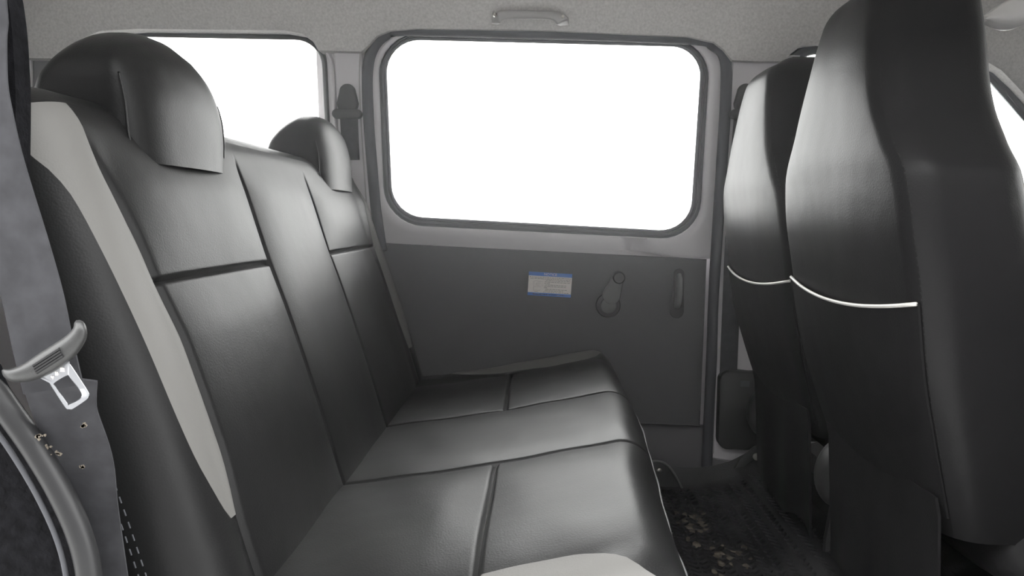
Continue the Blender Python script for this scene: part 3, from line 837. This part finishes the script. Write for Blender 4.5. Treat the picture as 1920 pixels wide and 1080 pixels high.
me = to.to_mesh(); tv = [tuple(so + su*q.co.x + sv*(q.co.y + sh*.42) + sn*.0012) for q in me.vertices]; tf = [tuple(p.vertices) for p in me.polygons]
to.to_mesh_clear(); bpy.data.objects.remove(to)
obj('lettering', (tv, tf), 'white', sticker, 0)
words = []; rs = random.Random(7)
def wordline(x0, x1, y, h):
    x = x0
    while x < x1 - .002:
        w = min(rs.uniform(.003, .010), x1 - x); words.append(slab(rect(x, y - h/2, x + w, y + h/2), so, su, sv, sn, .0009)); x += w + .0016
for k, (a, b) in enumerate([(-.48, .48), (-.46, .47), (-.10, .47), (-.12, .46), (-.13, .0), (-.10, .38), (-.13, .40), (-.13, -.06), (-.10, .40), (-.11, .34), (-.14, .44)]):
    wordline(a*sw, b*sw, sh*(.285 - .062*k), sh*.020)
obj('text_lines', join(*words), 'ink', sticker, 0)['kind'] = 'stuff'
words = []; wordline(-.38*sw, .36*sw, -sh*.435, sh*.035)
obj('footer_text', join(*words), 'white', sticker, 0)['kind'] = 'stuff'
dia = [tube([so + su*x*sw + sv*y*sh + sn*.0008 for x, y in P], .0003, 4) for P in ([(-.37, .12), (-.37, -.28), (-.32, -.33), (-.26, -.33)], [(-.36, .13), (-.17, .10), (-.17, -.10)], [(-.31, .03), (-.22, .04), (-.25, -.06), (-.33, -.05), (-.31, .03)], [(-.36, -.12), (-.20, -.12), (-.22, -.28), (-.34, -.27)])]
obj('diagram', join(*dia), 'ink', sticker, 0)

# belts on the pillars
def pillar_belt(name, label, pts, webpts, group):
    (cx, cy), wpx = pts
    c = W(cx, cy, .018); t = thing(name, label, 'seat belt', tuple(c), group)
    obj('anchor_cover', slab(capsule(0, -.010, .028, 0, .018, .021, 10), c, u_, v_, n_, .016, .006), 'plastic', t)
    obj('belt_guide', slab(capsule(-.027, 0, .012, .027, 0, .012, 8), c + [0, -.004, -.038], u_, v_, n_, .018, .005), 'plastic', t)
    obj('webbing', ribbon([W(x, y, .03) for x, y in webpts], (1, 0, 0), .046, .0016), 'web', t, 20)
    return t
pillar_belt('seat_belt', 'dark seat belt on the pillar between the two big windows', ((653, 187), 40), [(654, 212), (656, 260), (658, 300)], None)
pillar_belt('seat_belt', 'dark seat belt on the pillar beside the far front seat', ((1396, 187), 40), [(1394, 212), (1386, 300), (1376, 450), (1368, 640), (1364, 745)], None)
# retractor cover at the foot of the front pillar
rc = [W(x, y, .0165) for x, y in ((1372, 765),)][0]
rcv = tag(obj('retractor_cover', slab([(q[0]*.00143, -q[1]*.00143) for q in rquad([(-30, -75), (62, -75), (62, 75), (-28, 75)], 20, 6, 2)], rc, u_, v_, n_, .030, .006), 'plastic', smooth=40, origin=rc), 'black rounded plastic cover low on the pillar by the far front seat', 'cover')
obj('notch', slab(rect(.012, .066, .036, .082), rc + [0, -.029, 0], u_, v_, n_, .002), 'seal', rcv, 0)
# grab handle on the headlining
def HL(px, py, off=0):       # point on the headlining
    for y in np.arange(1.60, 1.97, .0015)[::-1]:
        p = at(px, py, y)
        if p[2] <= 1.235: yy = wy(p[2]) - .056
        else:
            q = min(1, (p[2] - 1.235)/.1); yy = wy(1.235) - .056 - .26*(1 - math.sqrt(1 - q*q))
        if y <= yy: return at(px, py, y - off)
    return at(px, py, 1.85)
gh = thing('grab_handle', 'light grey grab handle screwed to the headlining above the middle window', 'grab handle', tuple(HL(995, 36)))
bar_top = [(924, 30), (932, 22), (950, 18.5), (1000, 19.5), (1040, 21.5), (1056, 26), (1065, 34), (1067, 47)]
bar_bot = [(922, 44.5), (936, 45), (942, 39), (952, 36), (1000, 36), (1034, 38), (1044, 46), (1050, 49)]
A = catmull(bar_top, 5); B = catmull(bar_bot, 5); L = []
for i, (p, q) in enumerate(zip(A, B)):
    t = i/(len(A) - 1); off = .004 + .030*min(1, math.sin(PI*t)*2.2)
    ring = []
    for k in range(12):
        a = 2*PI*k/12; m = (p + q)/2 + (p - q)/2*math.copysign(abs(math.sin(a))**.7, math.sin(a))
        ring.append(HL(m[0], m[1], off + .008*math.cos(a)))
    L.append(ring)
obj('grip', loft(L, True, True, True), 'handle', gh, 60)
for x, y in ((927.5, 28.5), (1055, 32.5)):
    q = HL(x, y, .034); obj('screw', loft([[q + [r*math.cos(t), -h, r*math.sin(t)] for t in np.linspace(0, 2*PI, 14, endpoint=False)] for r, h in ((.0048, .0), (.0048, .006), (.003, .009))], True, True, True), 'bolt', gh)
# sun visor in a film wrapper near the windscreen
v0 = at(1835, 42, 1.45); L = []
for k in range(22):
    u = k/21; p = at(lin(1842, 2040, u), lin(41, -20, u**1.3), 1.42); ring = []
    hw = .010 + .045*math.sin(min(1, u*2.2)*PI/2)
    for m in range(16):
        a = 2*PI*m/16; ring.append((p[0] + .004*math.sin(5*a), p[1] + .045*math.cos(a)*(.3 + u), p[2] + .004 + hw*.62*math.sin(a)*(.9 + .2*math.sin(u*9))))
    L.append(ring)
visor = thing('sun_visor', 'pale grey sun visor in crinkled film near the windscreen', 'sun visor', (v0[0] + .15, 1.42, v0[2]))
obj('visor_board', loft(L, True, True, True), 'film', visor, 60)
# bench foot bracket by the wall
br = thing('seat_bracket', 'black stamped bracket with two bolts on the floor beside the bench', 'bracket', tuple(W(1245, 935, .05)))
Pb = [W(x, y, .05) for x, y in ((1196, 945), (1200, 900), (1206, 872), (1222, 860), (1244, 864), (1262, 884), (1278, 915), (1290, 945))]
ob = Pb[0]; P2 = [(p[0] - ob[0], p[2] - ob[2]) for p in Pb]
obj('plate', slab(P2, ob, u_, v_, n_, .022, .006), 'plastic', br)
obj('rim', tube(catmull([p + np.array([0, -.022, 0]) for p in Pb[1:]], 5), .004, 6), 'plastic_grey', br, 180)
for x, y in ((1236, 882), (1265, 923)):
    q = W(x, y, .074); obj('bolt', slab(disc(10, .0075), q, u_, v_, n_, .005, .002), 'bolt', br)
q = W(1418, 856, .10)
b2 = thing('seat_bracket', 'dark anchor tab with one bright bolt under the far front seat', 'bracket', tuple(q))
obj('plate', slab([(-.055, -.035), (-.03, -.028), (.02, .012), (.02, .03), (-.004, .026), (-.04, -.006)], q + [0, .008, 0], u_, v_, n_, .008, .002), 'plastic', b2)
obj('bolt', slab(disc(12, .0095), q, u_, v_, n_, .006, .002), 'bolt', b2)

# ------------------------------------------------------------------ near belt with tongue
YB = 0.53
re = [(14, -60), (15, 60), (17, 150), (26, 210), (50, 312), (98, 468), (124, 560), (141, 640), (155, 700), (162, 730)]
P = catmull([np.array(p) for p in ((-.455, .600, 1.135), (-.430, .575, 1.04))] + [at(x - 62, y, YB + .012) for x, y in re], 6)
belt = thing('seat_belt', 'wide grey seat belt with chrome tongue hanging beside the bench', 'seat belt', tuple(at(80, 690, YB)))
obj('webbing', ribbon(P, (1, 0, .30), .047, .0016), 'web', belt, 20)
obj('anchor_cover', slab(capsule(0, -.012, .030, 0, .03, .022, 10), (-.50, .618, 1.14), u_, v_, n_, .016, .005), 'plastic', belt)
obj('belt_guide', slab(capsule(-.03, 0, .012, .032, 0, .012, 8), (-.468, .606, 1.125), u_, v_, n_, .014, .004), 'plastic', belt)
lo = [(52, 705), (62, 760), (100, 850), (120, 940), (150, 1090)]
P2 = catmull([at(x + 62 - 6*i, y + 0, YB + .035 + .02*i) for i, (x, y) in enumerate(lo)], 6)
obj('webbing', ribbon(P2, (1, 0, .22), .052, .0016), 'web', belt, 20)
# tongue: plastic body along the slanted axis and a chrome plate with a square eye
def onb(P, y): return [at(x, yy, y) for x, yy in P]
def pslab(P, y, th, b=.0):
    """plate facing the door, outline given where it is seen at depth y"""
    Q = onb(P, y); o0 = Q[0]
    return slab([(q[0] - o0[0], q[2] - o0[2]) for q in Q], o0, (1, 0, 0), (0, 0, 1), (0, -1, 0), th, b)
L = []
for cx, cy, rr, an in ((4, 700, 3, 1.3), (8, 701, 9, 1.3), (24, 704, 13, 1.4), (52, 698, 18, 1.15), (82, 683, 22, 1.0), (110, 665, 22, 1.0), (132, 648, 20, .85), (146, 630, 17, .4), (150, 616, 13, .1), (148, 605, 9, -.1), (146, 600, 3, -.1)):
    ax = np.array([math.cos(an), math.sin(an)]); ring = []
    for k in range(20):
        a = 2*PI*k/20; ca = math.copysign(abs(math.cos(a))**.75, math.cos(a))
        ring.append(at(cx + ax[0]*rr*ca, cy + ax[1]*rr*ca, YB - .005 - .0115*math.copysign(abs(math.sin(a))**.7, math.sin(a))*min(1, rr/14)))
    L.append(ring)
L = [[np.array(p) for p in r_] for r_ in L]
L = [[sum(c*q for c, q in zip(w_, pts)) for pts in zip(*(L[max(i-1,0)], L[i], L[i+1], L[min(i+2, len(L)-1)]))] for i in range(len(L)-1) for w_ in ((0,1,0,0), (-.0703,.8672,.2266,-.0234), (-.0625,.5625,.5625,-.0625), (-.0234,.2266,.8672,-.0703))] + [L[-1]]
tg = obj('tongue', loft(L, True, True, True), 'plastic', belt, 180)
ribs = []
for k in range(4):
    a, b = np.array([62 + k*2.2, 686 + k*4.4]), np.array([112 + k*2.2, 654 + k*4.4])
    ribs.append(tube([at(*a, YB - .0163), at(*b, YB - .0163)], .0011, 6))
obj('grip_ribs', join(*ribs), 'seal_black', tg)
outer = [(72, 706), (100, 692), (132, 671), (130, 680), (137, 690), (166, 735), (167, 744), (163, 750), (138, 767), (130, 768), (122, 764), (97, 726), (90, 716)]
inner = [(103, 719), (126, 705), (131, 709), (153, 741), (130, 757), (126, 755), (106, 726)]
oc, ic = catmull(outer, 4, True), catmull(inner, 6, True)
def resamp(P, n):
    P = [np.array(p) for p in P] + [np.array(P[0])]; L = np.concatenate([[0], np.cumsum([np.linalg.norm(b - a) for a, b in zip(P, P[1:])])]); P = np.array(P)
    return [np.array([np.interp(s, L, P[:, 0]), np.interp(s, L, P[:, 1])]) for s in np.linspace(0, L[-1], n, endpoint=False)]
N = 96
ic = resamp(ic, N); ctr = np.mean(ic, axis=0)
oc = resamp(oc, 400); th = [math.atan2(*(p - ctr)[::-1]) for p in oc]
om = []
for p in ic:
    a = math.atan2(*(p - ctr)[::-1]); k = min(range(len(oc)), key=lambda i: abs((th[i] - a + PI) % (2*PI) - PI)); om.append(oc[k])
sh2 = lambda P, c, s: [c + (p - c)*s for p in P]
yb = YB - .004
rings = [onb(om, yb), onb(om, yb - .0022), onb(sh2(om, ctr, .965), yb - .003), onb(sh2(ic, ctr, 1.06), yb - .003), onb(ic, yb - .0022), onb(ic, yb)]
V, Fc = loft(rings + [rings[0]], True)
pl = obj('tongue_plate', (V, Fc), 'steel', tg, 40); pl['label'] = 'chrome steel plate'
mk = []
for px, py, bits in ((96, 708, [(0, -3, 3, 3), (2, 3, 4, -3)]), (106, 700, [(-2, -3, -1, 4), (1, -3, 2, 4), (-2, 0, 3, 1)]), (116, 693, [(-2, -4, -2, 4), (1, -4, 1, 4), (3, -3, 4, 4)])):
    for x0, y0, x1, y1 in bits: mk.append(tube([at(px + x0, py + y0, yb - .0034), at(px + x1, py + y1, yb - .0034)], .0005, 5))
obj('embossing', join(*mk), 'white', tg)
# dirt caught on the lower webbing
dd = []
for cx, cy, n, sp_ in ((84, 845, 26, 14), (78, 820, 10, 10), (156, 797, 10, 5), (156, 875, 10, 5), (94, 870, 8, 6), (110, 850, 6, 5)):
    for k in range(n):
        p = at(random.gauss(cx, sp_*.6), random.gauss(cy, sp_*.5), YB + .045 if cy < 830 else YB + .055); r = random.uniform(.0006, .0016)
        dd.append(slab([(r*random.uniform(.5, 1.3)*math.cos(2*PI*q/5), r*random.uniform(.5, 1.3)*math.sin(2*PI*q/5)) for q in range(5)], p, u_, v_, n_, .001))
o = obj('dirt_specks', join(*dd), 'mud', belt); o['kind'] = 'stuff'
